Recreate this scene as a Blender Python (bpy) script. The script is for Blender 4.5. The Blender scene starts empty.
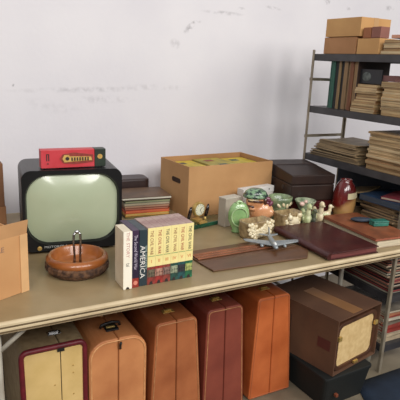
import bpy, bmesh, math, random
from mathutils import Vector, Matrix, Euler
random.seed(7)
PI = math.pi
SC = bpy.context.scene
COL = SC.collection

# ------------------------------------------------------------------ camera
F, P, Y, R = 518.9, math.radians(14.755), math.radians(28.9), math.radians(2.55)
fw = Vector((math.sin(Y)*math.cos(P), math.cos(Y)*math.cos(P), -math.sin(P)))
rt = Vector((math.cos(Y), -math.sin(Y), 0)); dn = fw.cross(rt)
rt2 = rt*math.cos(R) - dn*math.sin(R); dn2 = dn*math.cos(R) + rt*math.sin(R)
cd = bpy.data.cameras.new('camera'); cam = bpy.data.objects.new('camera', cd); COL.objects.link(cam)
cd.sensor_width = 36; cd.lens = F/400*36; cd.clip_start = .05
M = Matrix((rt2, -dn2, -fw)).transposed().to_4x4(); M.translation = Vector((0, 0, 1.5))
cam.matrix_world = M
SC.camera = cam

# ------------------------------------------------------------------ world, window light, exposure
w = bpy.data.worlds.new('world'); SC.world = w; w.use_nodes = True
bg = w.node_tree.nodes['Background']; bg.inputs[0].default_value = (.93, .95, 1, 1); bg.inputs[1].default_value = 1
_n = w.node_tree.nodes; _l = w.node_tree.links          # soft room light: bright from above, dim from the floor side
_t = _n.new('ShaderNodeTexCoord'); _x = _n.new('ShaderNodeSeparateXYZ'); _r = _n.new('ShaderNodeValToRGB'); _m = _n.new('ShaderNodeMapRange')
_l.new(_t.outputs['Generated'], _x.inputs[0]); _m.inputs[1].default_value = -1; _l.new(_x.outputs['Z'], _m.inputs[0]); _l.new(_m.outputs[0], _r.inputs[0])
_r.color_ramp.elements[0].position = .42; _r.color_ramp.elements[0].color = (.09, .085, .08, 1)
_r.color_ramp.elements[1].position = .78; _r.color_ramp.elements[1].color = (.50, .515, .55, 1)
_e = _r.color_ramp.elements.new(.56); _e.color = (.30, .31, .33, 1)
_l.new(_r.outputs[0], bg.inputs[0])
def area(x, y, z, sx, sy, power, target, col=(1, .975, .94)):
    l = bpy.data.lights.new('window_light', 'AREA'); l.shape = 'RECTANGLE'; l.size = sx; l.size_y = sy; l.energy = power; l.color = col
    o = bpy.data.objects.new('window_light', l); COL.objects.link(o); o.location = (x, y, z)
    o.rotation_euler = (Vector(target)-Vector((x, y, z))).to_track_quat('-Z', 'Y').to_euler()
for wx_, pw in ((-1.9, 90), (-.3, 96), (1.3, 102), (2.9, 98), (4.5, 70)):
    area(wx_, -1.95, 3.55, .95, 1.7, pw, (1.3, 2.4, .9))
SC.view_settings.view_transform = 'Standard'; SC.view_settings.look = 'None'
SC.view_settings.gamma = 1; SC.view_settings.use_curve_mapping = False
SC.view_settings.exposure = -0.62

# ------------------------------------------------------------------ materials
_mc = {}
def S(c): return tuple(((v/255)/12.92 if v/255 <= .04045 else ((v/255+.055)/1.055)**2.4) for v in c)
def mat(name, rgb, rough=.6, rgb2=None, scale=8, detail=4, metal=0, bump=0, bscale=None, coat=0, spec=.5, alpha=1, trans=0, stretch=None, lo=.35, hi=.65):
    if name in _mc: return _mc[name]
    m = bpy.data.materials.new(name); m.use_nodes = True; nt = m.node_tree; b = nt.nodes['Principled BSDF']
    b.inputs['Roughness'].default_value = rough; b.inputs['Metallic'].default_value = metal
    b.inputs['Specular IOR Level'].default_value = spec
    if coat: b.inputs['Coat Weight'].default_value = coat; b.inputs['Coat Roughness'].default_value = .12
    if trans: b.inputs['Transmission Weight'].default_value = trans
    if alpha < 1: b.inputs['Alpha'].default_value = alpha
    c1 = S(rgb); c2 = S(rgb2) if rgb2 else tuple(v*.82 for v in c1)
    tc = nt.nodes.new('ShaderNodeTexCoord'); mp = nt.nodes.new('ShaderNodeMapping'); nt.links.new(tc.outputs['Object'], mp.inputs[0])
    if stretch: mp.inputs['Scale'].default_value = stretch
    n = nt.nodes.new('ShaderNodeTexNoise'); n.inputs['Scale'].default_value = scale; n.inputs['Detail'].default_value = detail
    nt.links.new(mp.outputs[0], n.inputs['Vector'])
    r = nt.nodes.new('ShaderNodeValToRGB'); r.color_ramp.elements[0].position = lo; r.color_ramp.elements[1].position = hi
    r.color_ramp.elements[0].color = (*c2, 1); r.color_ramp.elements[1].color = (*c1, 1)
    nt.links.new(n.outputs['Fac'], r.inputs[0]); nt.links.new(r.outputs[0], b.inputs['Base Color'])
    if bump:
        n2 = nt.nodes.new('ShaderNodeTexNoise'); n2.inputs['Scale'].default_value = bscale or scale*6; n2.inputs['Detail'].default_value = 3
        nt.links.new(mp.outputs[0], n2.inputs['Vector'])
        bp = nt.nodes.new('ShaderNodeBump'); bp.inputs['Strength'].default_value = bump; bp.inputs['Distance'].default_value = .004
        nt.links.new(n2.outputs['Fac'], bp.inputs['Height']); nt.links.new(bp.outputs[0], b.inputs['Normal'])
    _mc[name] = m; return m

def pages(name, rgb, rgb2, rough=.75, freq=260):     # paper edge: fine horizontal leaf lines
    if name in _mc: return _mc[name]
    m = mat(name, rgb, rough, rgb2, scale=freq, detail=2, stretch=(.02, .02, 1), lo=.3, hi=.7); return m

def wall_mat():
    m = mat('painted_plaster', (226, 223, 226), .85, (216, 213, 218), scale=1.6, detail=6, bump=.25, bscale=45)
    nt = m.node_tree; b = nt.nodes['Principled BSDF']; ramp = [n for n in nt.nodes if n.type == 'VALTORGB'][0]
    src = ramp.outputs[0]
    tc = [n for n in nt.nodes if n.type == 'TEX_COORD'][0]
    ns = nt.nodes.new('ShaderNodeTexNoise'); ns.inputs['Scale'].default_value = 26; ns.inputs['Detail'].default_value = 5
    nt.links.new(tc.outputs['Object'], ns.inputs['Vector'])
    # scuff marks: (x, z, half width, half height, strength, tilt)
    for (x, z, a, c, s, t) in SCUFFS:
        mp = nt.nodes.new('ShaderNodeMapping'); mp.vector_type = 'TEXTURE'
        mp.inputs['Location'].default_value = (x, 0, z); mp.inputs['Rotation'].default_value = (0, t, 0); mp.inputs['Scale'].default_value = (a, 9, c)
        nt.links.new(tc.outputs['Object'], mp.inputs[0])
        ln = nt.nodes.new('ShaderNodeVectorMath'); ln.operation = 'LENGTH'; nt.links.new(mp.outputs[0], ln.inputs[0])
        mr = nt.nodes.new('ShaderNodeMapRange'); mr.inputs[1].default_value = 1; mr.inputs[2].default_value = .2; mr.inputs[3].default_value = 0; mr.inputs[4].default_value = s
        nt.links.new(ln.outputs['Value'], mr.inputs[0])
        mr2 = nt.nodes.new('ShaderNodeMapRange'); mr2.inputs[1].default_value = .42; mr2.inputs[2].default_value = .6
        nt.links.new(ns.outputs['Fac'], mr2.inputs[0])
        mu = nt.nodes.new('ShaderNodeMath'); mu.operation = 'MULTIPLY'; nt.links.new(mr.outputs[0], mu.inputs[0]); nt.links.new(mr2.outputs[0], mu.inputs[1])
        mx = nt.nodes.new('ShaderNodeMixRGB'); mx.inputs[2].default_value = (*S((120, 115, 118)), 1)
        nt.links.new(mu.outputs[0], mx.inputs[0]); nt.links.new(src, mx.inputs[1]); src = mx.outputs[0]
    nt.links.new(src, b.inputs['Base Color'])
    return m

# ------------------------------------------------------------------ mesh helpers
def link_mesh(name, bm, mats, parent=None, smooth=False, bevel=0, sub=0, loc=None, rz=0, seg=2, angle=35):
    me = bpy.data.meshes.new(name)
    bmesh.ops.recalc_face_normals(bm, faces=bm.faces)
    bm.to_mesh(me); bm.free()
    if not isinstance(mats, (list, tuple)): mats = [mats]
    for m in mats: me.materials.append(m)
    o = bpy.data.objects.new(name, me); COL.objects.link(o)
    if parent: o.parent = parent
    if loc: o.location = loc
    o.rotation_euler.z = rz
    if bevel:
        b = o.modifiers.new('bevel', 'BEVEL'); b.width = bevel; b.segments = seg; b.limit_method = 'ANGLE'; b.angle_limit = math.radians(angle)
    if sub:
        s = o.modifiers.new('sub', 'SUBSURF'); s.levels = sub; s.render_levels = sub
    if smooth:
        for p in me.polygons: p.use_smooth = True
    return o

class MB:
    def __init__(s): s.bm = bmesh.new(); s.mi = 0
    def _v(s, pts, mtx=None): return [s.bm.verts.new(mtx @ Vector(p) if mtx else Vector(p)) for p in pts]
    def face(s, vs):
        try: f = s.bm.faces.new(vs); f.material_index = s.mi; return f
        except ValueError: return None
    def box(s, x0, y0, z0, x1, y1, z1, mtx=None):
        v = s._v([(x0,y0,z0),(x1,y0,z0),(x1,y1,z0),(x0,y1,z0),(x0,y0,z1),(x1,y0,z1),(x1,y1,z1),(x0,y1,z1)], mtx)
        for f in ((0,3,2,1),(4,5,6,7),(0,1,5,4),(1,2,6,5),(2,3,7,6),(3,0,4,7)): s.face([v[i] for i in f])
        return s
    def prism(s, pts, a, b, axis='z', mtx=None):       # polygon pts (u,v) extruded from a to b
        def P3(u, v, t): return {'z': (u, v, t), 'y': (u, t, v), 'x': (t, u, v)}[axis]
        A = s._v([P3(u, v, a) for u, v in pts], mtx); B = s._v([P3(u, v, b) for u, v in pts], mtx)
        s.face(A[::-1]); s.face(B); n = len(pts)
        for i in range(n): s.face([A[i], A[(i+1) % n], B[(i+1) % n], B[i]])
        return s
    def lathe(s, prof, n=32, c=(0, 0, 0), sx=1, sy=1, mtx=None):
        rings = []
        for r, z in prof:
            if r < 1e-5: rings.append(s._v([(c[0], c[1], c[2]+z)], mtx))
            else: rings.append(s._v([(c[0]+r*sx*math.cos(2*PI*i/n), c[1]+r*sy*math.sin(2*PI*i/n), c[2]+z) for i in range(n)], mtx))
        for A, B in zip(rings, rings[1:]):
            for i in range(n):
                j = (i+1) % n
                if len(A) == 1 and len(B) == 1: continue
                if len(A) == 1: s.face([A[0], B[i], B[j]])
                elif len(B) == 1: s.face([A[i], A[j], B[0]])
                else: s.face([A[i], A[j], B[j], B[i]])
        return s
    def ell(s, c, r, rot=(0, 0, 0), u=16, v=10):
        m = Matrix.Translation(c) @ Euler(rot).to_matrix().to_4x4() @ Matrix.Diagonal((*r, 1))
        s.lathe([(math.sin(PI*k/v), -math.cos(PI*k/v)) for k in range(v+1)], u, mtx=m); return s
    def tube(s, path, r, n=8, closed=False):
        path = [Vector(p) for p in path]; rs = r if isinstance(r, (list, tuple)) else [r]*len(path)
        rings = []; L = len(path); up = None
        for i, p in enumerate(path):
            if closed: t = path[(i+1) % L]-path[i-1]
            else: t = path[min(i+1, L-1)]-path[max(i-1, 0)]
            t.normalize()
            if up is None: up = Vector((0, 0, 1)) if abs(t.z) < .9 else Vector((1, 0, 0))
            a = t.cross(up).normalized(); up = a.cross(t).normalized()
            rings.append([s.bm.verts.new(p+a*rs[i]*math.cos(2*PI*k/n)+up*rs[i]*math.sin(2*PI*k/n)) for k in range(n)])
        m = L if closed else L-1
        for i in range(m):
            A, B = rings[i], rings[(i+1) % L]
            for k in range(n): s.face([A[k], A[(k+1) % n], B[(k+1) % n], B[k]])
        if not closed: s.face(rings[0][::-1]); s.face(rings[-1])
        return s
    def build(s, name, mats, parent=None, **k): return link_mesh(name, s.bm, mats, parent, **k)

def rrect(x0, z0, x1, z1, r, n=6, bot=None):       # rounded rectangle outline, ccw
    rb = r if bot is None else bot
    out = []
    for (cx, cz, rr, a0) in ((x1-rb, z0+rb, rb, -90), (x1-r, z1-r, r, 0), (x0+r, z1-r, r, 90), (x0+rb, z0+rb, rb, 180)):
        for k in range(n+1):
            a = math.radians(a0+90*k/n); out.append((cx+rr*math.cos(a), cz+rr*math.sin(a)))
    return out

def thing(name, label, cat, loc=(0, 0, 0), rz=0, group=None):
    o = bpy.data.objects.new(name, None); COL.objects.link(o); o.location = loc; o.rotation_euler = (0, 0, rz); o.empty_display_size = .05
    o['label'] = label; o['category'] = cat
    if group: o['group'] = group
    return o
def tag(o, label, cat, group=None):
    o['label'] = label; o['category'] = cat
    if group: o['group'] = group
    return o
def struct(o): o['kind'] = 'structure'; return o
def text(name, body, size, m, parent, loc, rot=(PI/2, 0, 0), width=None, label=None):
    c = bpy.data.curves.new(name, 'FONT'); c.body = body; c.size = size; c.extrude = .0004; c.align_x = 'CENTER'; c.align_y = 'CENTER'; c.resolution_u = 2
    o = bpy.data.objects.new(name, c); COL.objects.link(o)
    dg = bpy.context.evaluated_depsgraph_get(); me = bpy.data.meshes.new_from_object(o.evaluated_get(dg))
    bpy.data.objects.remove(o); me.materials.clear(); me.materials.append(m)
    if width:
        xs = [v.co.x for v in me.vertices]; k = width/(max(xs)-min(xs))
        for v in me.vertices: v.co.x *= k
    t = bpy.data.objects.new(name, me); COL.objects.link(t); t.parent = parent; t.location = loc; t.rotation_euler = rot
    if label: t['label'] = label
    return t
def remesh(o, size, smooth=True, sub=0):
    r = o.modifiers.new('remesh', 'REMESH'); r.mode = 'VOXEL'; r.voxel_size = size; r.use_smooth_shade = True
    s = o.modifiers.new('smooth', 'SMOOTH'); s.iterations = 3; s.factor = .5
    return o

# common materials
cardb = mat('cardboard', (192, 148, 100), .85, (178, 134, 88), scale=5, bump=.1, bscale=60)
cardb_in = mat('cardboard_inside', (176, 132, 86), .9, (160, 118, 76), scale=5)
cardb_dk = mat('cardboard_brown', (152, 108, 72), .85, (136, 94, 60), scale=5, bump=.1)
brass = mat('brass', (214, 184, 112), .42, (186, 152, 84), scale=30, metal=.65)
steel = mat('steel', (190, 190, 190), .25, (150, 150, 150), scale=40, metal=1)
black = mat('black_plastic', (22, 22, 24), .3, (16, 16, 18), scale=10, coat=.3)
darkmetal = mat('dark_enamel_metal', (62, 60, 62), .5, (48, 46, 48), scale=12)
cream = mat('cream_paper', (236, 226, 196), .7, (222, 208, 172), scale=12)
white_ink = mat('white_ink', (235, 232, 225), .6)
dark_ink = mat('dark_ink', (50, 40, 38), .7)
red_ink = mat('red_ink', (170, 50, 45), .6)

# ------------------------------------------------------------------ setting
WALLY = 2.72
SCUFFS = [(1.385, 1.69, .05, .02, .9, -.75), (1.42, 1.72, .045, .012, .6, -.2), (1.60, 1.785, .16, .014, .4, .0), (1.95, 1.84, .07, .012, .5, .1), (1.72, 1.82, .03, .01, .6, 0),
          (2.36, 1.915, .03, .025, .9, 0), (2.53, 1.89, .04, .015, .6, .2), (2.92, 1.92, .05, .02, .5, 0), (.43, 1.357, .010, .010, 1.6, 0), (1.30, 1.60, .04, .03, .35, .5),
          (.78, 1.34, .42, .018, .30, -.03), (.88, 1.29, .2, .025, .22, 0), (1.2, 1.36, .25, .02, .2, 0), (.62, 1.25, .2, .04, .1, .2)]
b = MB(); b.box(-3, 0, 0, 6, .1, 3.2); struct(b.build('wall_back', wall_mat(), loc=(0, WALLY, 0)))
floor_m = mat('concrete_floor', (128, 116, 96), .6, (106, 95, 78), scale=5, detail=8, bump=.15)
b = MB(); b.box(-3, -3.2, -.1, 6, WALLY+.1, -.0005); struct(b.build('floor', floor_m))

# ------------------------------------------------------------------ table
T = .74
tab = thing('folding_table', 'long beige laminate table with pale metal edging and legs, carrying the television and boxes', 'table', (0, 1.473, 0))
top_m = mat('beige_laminate', (154, 134, 100), .36, (139, 120, 87), scale=7, detail=7, bump=.05)
edge_m = mat('cream_edging', (206, 188, 154), .4, (190, 170, 136), scale=9)
leg_m = mat('pale_steel_tube', (176, 170, 156), .4, (150, 142, 128), scale=12)
MB().box(-.35, .006, .712, 1.955, 1.127, T).build('tabletop', top_m, tab, bevel=.002)
e = MB()
e.prism([(0, .702), (.006, .702), (.006, .7405), (0, .7395), (-.005, .735), (-.005, .727), (.003, .7245), (.003, .722), (-.004, .7195), (-.004, .712), (.002, .710), (.002, .707), (-.002, .706)], -.356, 1.961, axis='x')
e.prism([(1.127, .704), (1.133, .704), (1.133, .7405), (1.127, .7405)], -.356, 1.961, axis='x')
e.prism([(.006, .704), (1.127, .704), (1.127, .7405), (.006, .7405)], 1.955, 1.961, axis='x')
e.prism([(.006, .704), (1.127, .704), (1.127, .7405), (.006, .7405)], -.356, -.35, axis='x')
e.build('edge_trim', edge_m, tab, bevel=.0012)
grv = mat('edge_groove_dark', (110, 90, 62), .7, (90, 72, 48), scale=9)  # darker strips filling the recesses of the edging
for z0_, z1_ in ((.7216, .7250), (.7066, .7100)):
    MB().box(-.35, -.0035, z0_, 1.955, .002, z1_).build('edge_groove', grv, tab)
for lx, ly in ((.158, .05), (.158, 1.03), (1.885, .38), (1.885, 1.03)):
    MB().tube([(lx, ly, .711), (lx, ly, .02)], .0125, 12).build('leg', leg_m, tab, smooth=True)
for lx, y0 in ((.158, .05), (1.885, .38)):
    MB().tube([(lx, y0, .2), (lx, 1.03, .2)], .009, 8).build('crossbar', leg_m, tab, smooth=True)
MB().tube([(.165, .05, .62), (.27, .05, .705)], .008, 8).build('brace', leg_m, tab, smooth=True)
MB().tube([(1.878, .38, .62), (1.77, .38, .705)], .008, 8).build('brace', leg_m, tab, smooth=True)

# ------------------------------------------------------------------ shelving unit
SX0, SX1, SY0, SY1 = 1.98, 2.275, 1.607, 2.36
LEV = [1.578, 1.292, 1.02, .733, .425, .15]
sh = thing('shelving_unit', 'tall metal shelving unit with dark shelves beside the table, filled with papers', 'shelving', (SX0, SY0, 0))
post_m = mat('grey_post_steel', (160, 150, 132), .4, (128, 116, 98), scale=14, metal=.25)
W, D = SX1-SX0, SY1-SY0
for i, (px, py, sx, sy) in enumerate(((0, 0, 1, 1), (W, 0, -1, 1), (0, D, 1, -1), (W, D, -1, -1))):
    t, a = .003, .016
    ptop = 1.60 if True else 0
    b = MB(); b.prism([(px, py), (px+sx*a, py), (px+sx*a, py+sy*t), (px+sx*t, py+sy*t), (px+sx*t, py+sy*a), (px, py+sy*a)], 0, ptop)
    b.build('post', post_m, sh)
for k, z in enumerate(LEV):
    b = MB()
    b.box(.004, .004, z-.004, W-.004, D-.004, z)
    b.box(.004, .004, z-.036, .006, D-.004, z-.004); b.box(W-.006, .004, z-.036, W-.004, D-.004, z-.004)
    b.box(.006, .004, z-.036, W-.006, .006, z-.004); b.box(.006, D-.006, z-.036, W-.006, D-.004, z-.004)
    b.build('shelf', darkmetal, sh)
for yy in (D+.002,):
    for z in (1.44, 1.118):
        MB().box(0, yy, z-.008, W, yy+.004, z+.008).build('crossbar', post_m, sh)

# ------------------------------------------------------------------ printed matter helper
def cmat(rgb, rough=.5):
    return mat('printed_%d_%d_%d' % rgb, rgb, rough, tuple(int(v*.8) for v in rgb), scale=14)
def leafmat(rgb):
    return pages('leaves_%d_%d_%d' % rgb, rgb, tuple(int(v*.68) for v in rgb))
def volume(name, w, d, t, cover, leaf, bend=0, curl=0, hard=False, spine=None):
    """flat book or magazine, origin at the bottom centre, spine at +y"""
    nx, ny = (6, 6) if (bend or curl) else (1, 1)
    def hz(u, v): return bend*((u-.5)**2+(v-.5)**2*.6)+curl*(max(0, .5-u)**2)*2
    b = MB()
    def slab(x0, x1, y0, y1, z0, z1, mi):
        b.mi = mi; g = {}
        for s_, zz in ((0, z0), (1, z1)):
            for i in range(nx+1):
                for j in range(ny+1):
                    u, v = i/nx, j/ny
                    X = x0+(x1-x0)*u; Y_ = y0+(y1-y0)*v
                    g[s_, i, j] = b.bm.verts.new((X, Y_, zz+hz(X/w+.5, Y_/d+.5)))
        for i in range(nx):
            for j in range(ny):
                b.face([g[1,i,j], g[1,i+1,j], g[1,i+1,j+1], g[1,i,j+1]]); b.face([g[0,i,j], g[0,i,j+1], g[0,i+1,j+1], g[0,i+1,j]])
        for i in range(nx):
            b.face([g[0,i,0], g[0,i+1,0], g[1,i+1,0], g[1,i,0]]); b.face([g[0,i,ny], g[1,i,ny], g[1,i+1,ny], g[0,i+1,ny]])
        for j in range(ny):
            b.face([g[0,0,j], g[1,0,j], g[1,0,j+1], g[0,0,j+1]]); b.face([g[0,nx,j], g[0,nx,j+1], g[1,nx,j+1], g[1,nx,j]])
    c = min(.003, t*.15)
    o_ = .003 if hard else .0
    slab(-w/2, w/2, -d/2, d/2, 0, c, 0); slab(-w/2, w/2, -d/2, d/2, t-c, t, 0)
    slab(-w/2+o_, w/2-o_, -d/2+o_, d/2-.003, c, t-c, 1)
    slab(-w/2, w/2, d/2-.003, d/2, c, t-c, 0)
    return b.build(name, [cmat(cover), leafmat(leaf)])
def pile(name, cx, cy, z, w, d, spec, label, cat, group, jit=.006, rj=.04, bend=0, first=None, topl=None, rz0=0):
    """spec: list of (thickness, cover, leaf)"""
    n = len(spec)
    for i, (t, cv, lf) in enumerate(spec):
        ww = w*(1-random.random()*.08); dd = d*(1-random.random()*.1)
        o = volume(name, ww, dd, t, cv, lf, bend=bend*random.uniform(.5, 1), curl=bend*random.uniform(-.3, .6) if bend else 0)
        rz = rz0+random.uniform(-rj, rj)
        o.location = (cx+random.uniform(-jit, jit), cy+random.uniform(-jit, jit), z); o.rotation_euler.z = rz
        if random.random() < .5: o.rotation_euler.z += PI
        tag(o, topl if (topl and i == n-1) else label, cat, group)
        z += t+.0004
    return z
def shades(n, base, t, var=14, tv=.35):
    out = []
    for i in range(n):
        k = random.randint(-var, var); c = random.choice(base); c = tuple(max(8, min(250, v+k)) for v in c)
        l = random.choice([(206, 178, 132), (190, 158, 112), (214, 190, 148), (176, 146, 104)])
        out.append((t*random.uniform(1-tv, 1+tv), c, l))
    return out
TAN = [(196, 164, 118), (176, 140, 96), (206, 178, 134), (158, 118, 78)]

# ------------------------------------------------------------------ cartons
def open_carton(name, label, loc, rz, w, d, h, t=.005, mats=(cardb, cardb_in), hole=True):
    r = thing(name, label, 'box', loc, rz)
    b = MB(); b.mi = 0
    # outer shell as hollow body
    o = [(0, 0), (w, 0), (w, d), (0, d)]; i_ = [(t, t), (w-t, t), (w-t, d-t), (t, d-t)]
    A = b._v([(x, y, 0) for x, y in o]); B = b._v([(x, y, h) for x, y in o])
    C = b._v([(x, y, h) for x, y in i_]); Dv = b._v([(x, y, t) for x, y in i_])
    b.face(A[::-1])
    for k in range(4):
        j = (k+1) % 4; b.mi = 0; b.face([A[k], A[j], B[j], B[k]]); b.face([B[k], B[j], C[j], C[k]]); b.mi = 1; b.face([C[k], C[j], Dv[j], Dv[k]])
    b.mi = 1; b.face(Dv)
    b.build('carton_body', list(mats), r)
    if hole:
        hb = MB(); hb.prism(rrect(-.045, -.013, .045, .013, .0125), -.0008, .0008, axis='x', mtx=Matrix.Translation((0, d*.42, h*.66)))
        hb.build('hand_hole', mat('hole_shadow', (60, 38, 24), .95), r)
    return r
bx = open_carton('cardboard_box', 'large open tan cardboard box at the back of the table, filled with yellow magazines', (1.160, 2.225, T+.001), .06, .528, .30, .262)
cg = (1.16+.02, 2.225, 0)
def inbox(u, v): a = .06; return (1.16+u*math.cos(a)-v*math.sin(a), 2.225+u*math.sin(a)+v*math.cos(a))
for k in range(3):
    z = T+.008
    for q in range(5):
        hh = .045 if q < 4 else (.048, .054, .047)[k]
        cxy = inbox(.092+.171*k+random.uniform(-.004, .004), .15)
        cv = random.choice([(204, 176, 48), (190, 164, 50), (176, 158, 56), (210, 186, 60)])
        if q < 4 and k: pass
        o = volume('magazine', .162, .25, hh, cv, (180, 160, 90), bend=0)
        o.location = (*cxy, z); o.rotation_euler.z = .06+random.uniform(-.01, .01)
        tag(o, ('yellow magazine pile in the open cardboard box, left column', 'yellow magazine pile in the open cardboard box, middle column', 'yellow magazine pile in the open cardboard box, right column')[k], 'magazines', 'yellow magazines in the open box, column %s' % ('left', 'middle', 'right')[k])
        z += hh+.0005
    # printed cover patches on the top one
    for s in range(2):
        pb = MB(); pb.box(-.03, -.02, 0, .02, .02, .0006)
        p = pb.build('cover_picture', cmat(((70, 60, 40), (150, 60, 40), (60, 90, 80))[(k+s) % 3]), o); p.location = (.02*s-.01, .06-.12*s, hh+.0003)

# left open carton, turned, with upright flap
lc = thing('cardboard_box', 'open peach tan cardboard box with raised flap at the left front of the table', 'box', (.285, 1.672, T+.001), math.radians(25))
b = MB()
w_, d_, h_, t_ = .42, .40, .200, .005
MBs = MB()
o4 = [(-w_, 0), (0, 0), (0, d_), (-w_, d_)]; i4 = [(-w_+t_, t_), (-t_, t_), (-t_, d_-t_), (-w_+t_, d_-t_)]
A = MBs._v([(x, y, 0) for x, y in o4]); B = MBs._v([(x, y, h_) for x, y in o4]); C = MBs._v([(x, y, h_) for x, y in i4]); Dv = MBs._v([(x, y, t_) for x, y in i4])
MBs.face(A[::-1]); MBs.face(Dv)
for k in range(4):
    j = (k+1) % 4; MBs.face([A[k], A[j], B[j], B[k]]); MBs.face([B[k], B[j], C[j], C[k]]); MBs.face([C[k], C[j], Dv[j], Dv[k]])
peach = mat('peach_cardboard', (202, 154, 104), .85, (188, 138, 90), scale=4)
MBs.build('carton_body', peach, lc)
fl = MB(); fl.prism([(-w_, h_), (-.002, h_), (.006, h_+.044), (-w_, h_+.044)], 0, .004, axis='y', mtx=Matrix.Rotation(math.radians(0), 4, 'X'))
f = fl.build('flap', mat('flap_cardboard', (188, 142, 96), .85), lc); f['label'] = 'raised front flap'
st = MB(); st.prism([(-.032, 0), (-.003, 0), (-.002, h_), (-.030, h_)], -.004, -.0003, axis='y'); s_ = st.build('side_flap', mat('flap_edge_board', (222, 176, 124), .85), lc)
text('lettering', 'FRAGILE', .024, mat('stamp_ink', (150, 116, 100), .8), lc, (-.13, -.0006, h_-.035))

# brown carton at back left
bc = thing('cardboard_box', 'dark brown cardboard box at the far left edge behind the television', 'box', (.02, 2.2, T+.001))
MB().box(0, 0, 0, .276, .3, .15).build('carton_body', cardb_dk, bc, bevel=.002)
MB().box(.0, .0, .151, .272, .28, .33).build('lid', mat('dark_lid_board', (120, 82, 54), .85), bc, bevel=.002)
MB().box(.22, -.0008, .06, .27, -.0002, .075).build('printed_mark', dark_ink, bc)

# ------------------------------------------------------------------ television
tv = thing('television', 'black portable tube television with rounded pale green screen on the table', 'television', (.520, 1.985, T+.001), math.radians(-7))
tw, thh, td = .388, .338, .36
gloss = mat('gloss_black_enamel', (20, 20, 22), .4, (14, 14, 16), scale=6, coat=.15, spec=.35)
def tvsec(s, z0, z1, r, y): return [(u*s, y, v) for u, v in rrect(-tw/2, z0, tw/2, z1, r, 5)]
b = MB(); secs = [(1, .012, thh, .035, 0), (1.0, .012, thh, .035, .24), (.95, .02, thh-.012, .05, .31), (.6, .06, thh-.08, .05, td)]
rings = [b._v(tvsec(s, z0, z1, r, y)) for s, z0, z1, r, y in secs]
b.face(rings[0][::-1]); b.face(rings[-1])
for A, B in zip(rings, rings[1:]):
    for i in range(len(A)): j = (i+1) % len(A); b.face([A[i], A[j], B[j], B[i]])
b.build('cabinet', gloss, tv, bevel=.004)
# bezel : frame ring proud of cabinet
b = MB(); n = 8
outer = rrect(-tw/2, .012, tw/2, thh, .035, n); inner = rrect(-tw/2+.012, .038, tw/2-.012, thh-.016, .092, n)
inner2 = rrect(-tw/2+.018, .043, tw/2-.018, thh-.022, .088, n)
yo, yi = -.018, .0
O0 = b._v([(u, 0, v) for u, v in outer]); O1 = b._v([(u*.995, yo, v) for u, v in outer]); I1 = b._v([(u, yo, v) for u, v in inner]); I0 = b._v([(u, yi-.001, v) for u, v in inner2])
for A, B in ((O0, O1), (O1, I1), (I1, I0)):
    for i in range(len(A)): j = (i+1) % len(A); b.face([A[i], A[j], B[j], B[i]])
b.build('bezel', gloss, tv)
# domed screen
scr_m = mat('screen_glass', (176, 184, 156), .22, (160, 170, 140), scale=3, coat=.7)
b = MB(); K = 8; cx, cz = 0, (.043+thh-.022)/2
rg = []
for k in range(K+1):
    s = 1-k/K; bul = -.001-.030*(1-s*s)
    if k == K: rg.append(b._v([(cx, bul, cz)]))
    else: rg.append(b._v([(cx+(u-cx)*s, bul, cz+(v-cz)*s) for u, v in inner2]))
for A, B in zip(rg, rg[1:]):
    for i in range(len(A)):
        j = (i+1) % len(A)
        b.face([A[i], A[j], B[j], B[i]] if len(B) > 1 else [A[i], A[j], B[0]])
b.build('screen', scr_m, tv, smooth=True)
b = MB(); b.lathe([(0, 0), (.009, 0), (.009, .003), (.006, .004), (0, .004)], 20, mtx=Matrix.Translation((-.135, -.018, .026)) @ Matrix.Rotation(PI/2, 4, 'X'))
b.build('badge', brass, tv, smooth=False)
text('lettering', 'MOTOROLA', .013, mat('silver_lettering', (196, 196, 190), .4), tv, (-.072, -.0190, .029), width=.09)
for fx in (-.15, .15):
    for fy in (.03, .22): MB().lathe([(0, 0), (.012, 0), (.012, .014), (0, .014)], 12, c=(fx, fy, 0)).build('foot', black, tv)
MB().tube([(-.06, .10, thh-.003), (-.05, .10, thh+.004), (.05, .10, thh+.004), (.06, .10, thh-.003)], .005, 8).build('top_handle', black, tv, smooth=True)

# red book/box on the television
rb = thing('slipcase_book', 'long red boxed volume with gold train label and dark green end, lying on the television', 'book', (.530, 1.995, T+thh+.0045), math.radians(-3))
rb.scale = (.95, 1, .90)
b = MB(); b.box(-.133, 0, 0, .085, .045, .079); b.build('cover', mat('red_cover', (198, 66, 74), .45, (190, 52, 60), scale=20), rb, bevel=.002)
b = MB(); b.box(.0855, 0, 0, .133, .045, .079); b.build('end_panel', mat('dark_green_cover', (44, 56, 44), .45, (34, 44, 34), scale=20), rb, bevel=.002)
goldm = mat('gold_print', (206, 172, 100), .4, (180, 140, 70), scale=50)
b = MB(); b.prism([(-.045, .02), (-.06, .04), (-.045, .06), (.0, .066), (.08, .055), (.08, .022), (0, .014)], -.0012, -.0002, axis='y'); b.build('cartouche', mat('dark_red_print', (150, 60, 50), .5, (120, 50, 40), scale=60), rb)
b = MB(); b.prism([(-.04, .024), (-.048, .04), (-.04, .056), (-.02, .056), (-.02, .05), (.07, .046), (.075, .03), (-.02, .026)], -.0024, -.0014, axis='y'); b.build('gold_panel', goldm, rb)
b = MB()
for k in range(7): b.box(-.012+k*.011, -.0034, .030, -.006+k*.011, -.0026, .045)
b.lathe([(0, 0), (.008, 0), (.008, .0008), (0, .0008)], 14, mtx=Matrix.Translation((-.028, -.0026, .04)) @ Matrix.Rotation(PI/2, 4, 'X'))
b.build('train_picture', dark_ink, rb)
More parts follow.
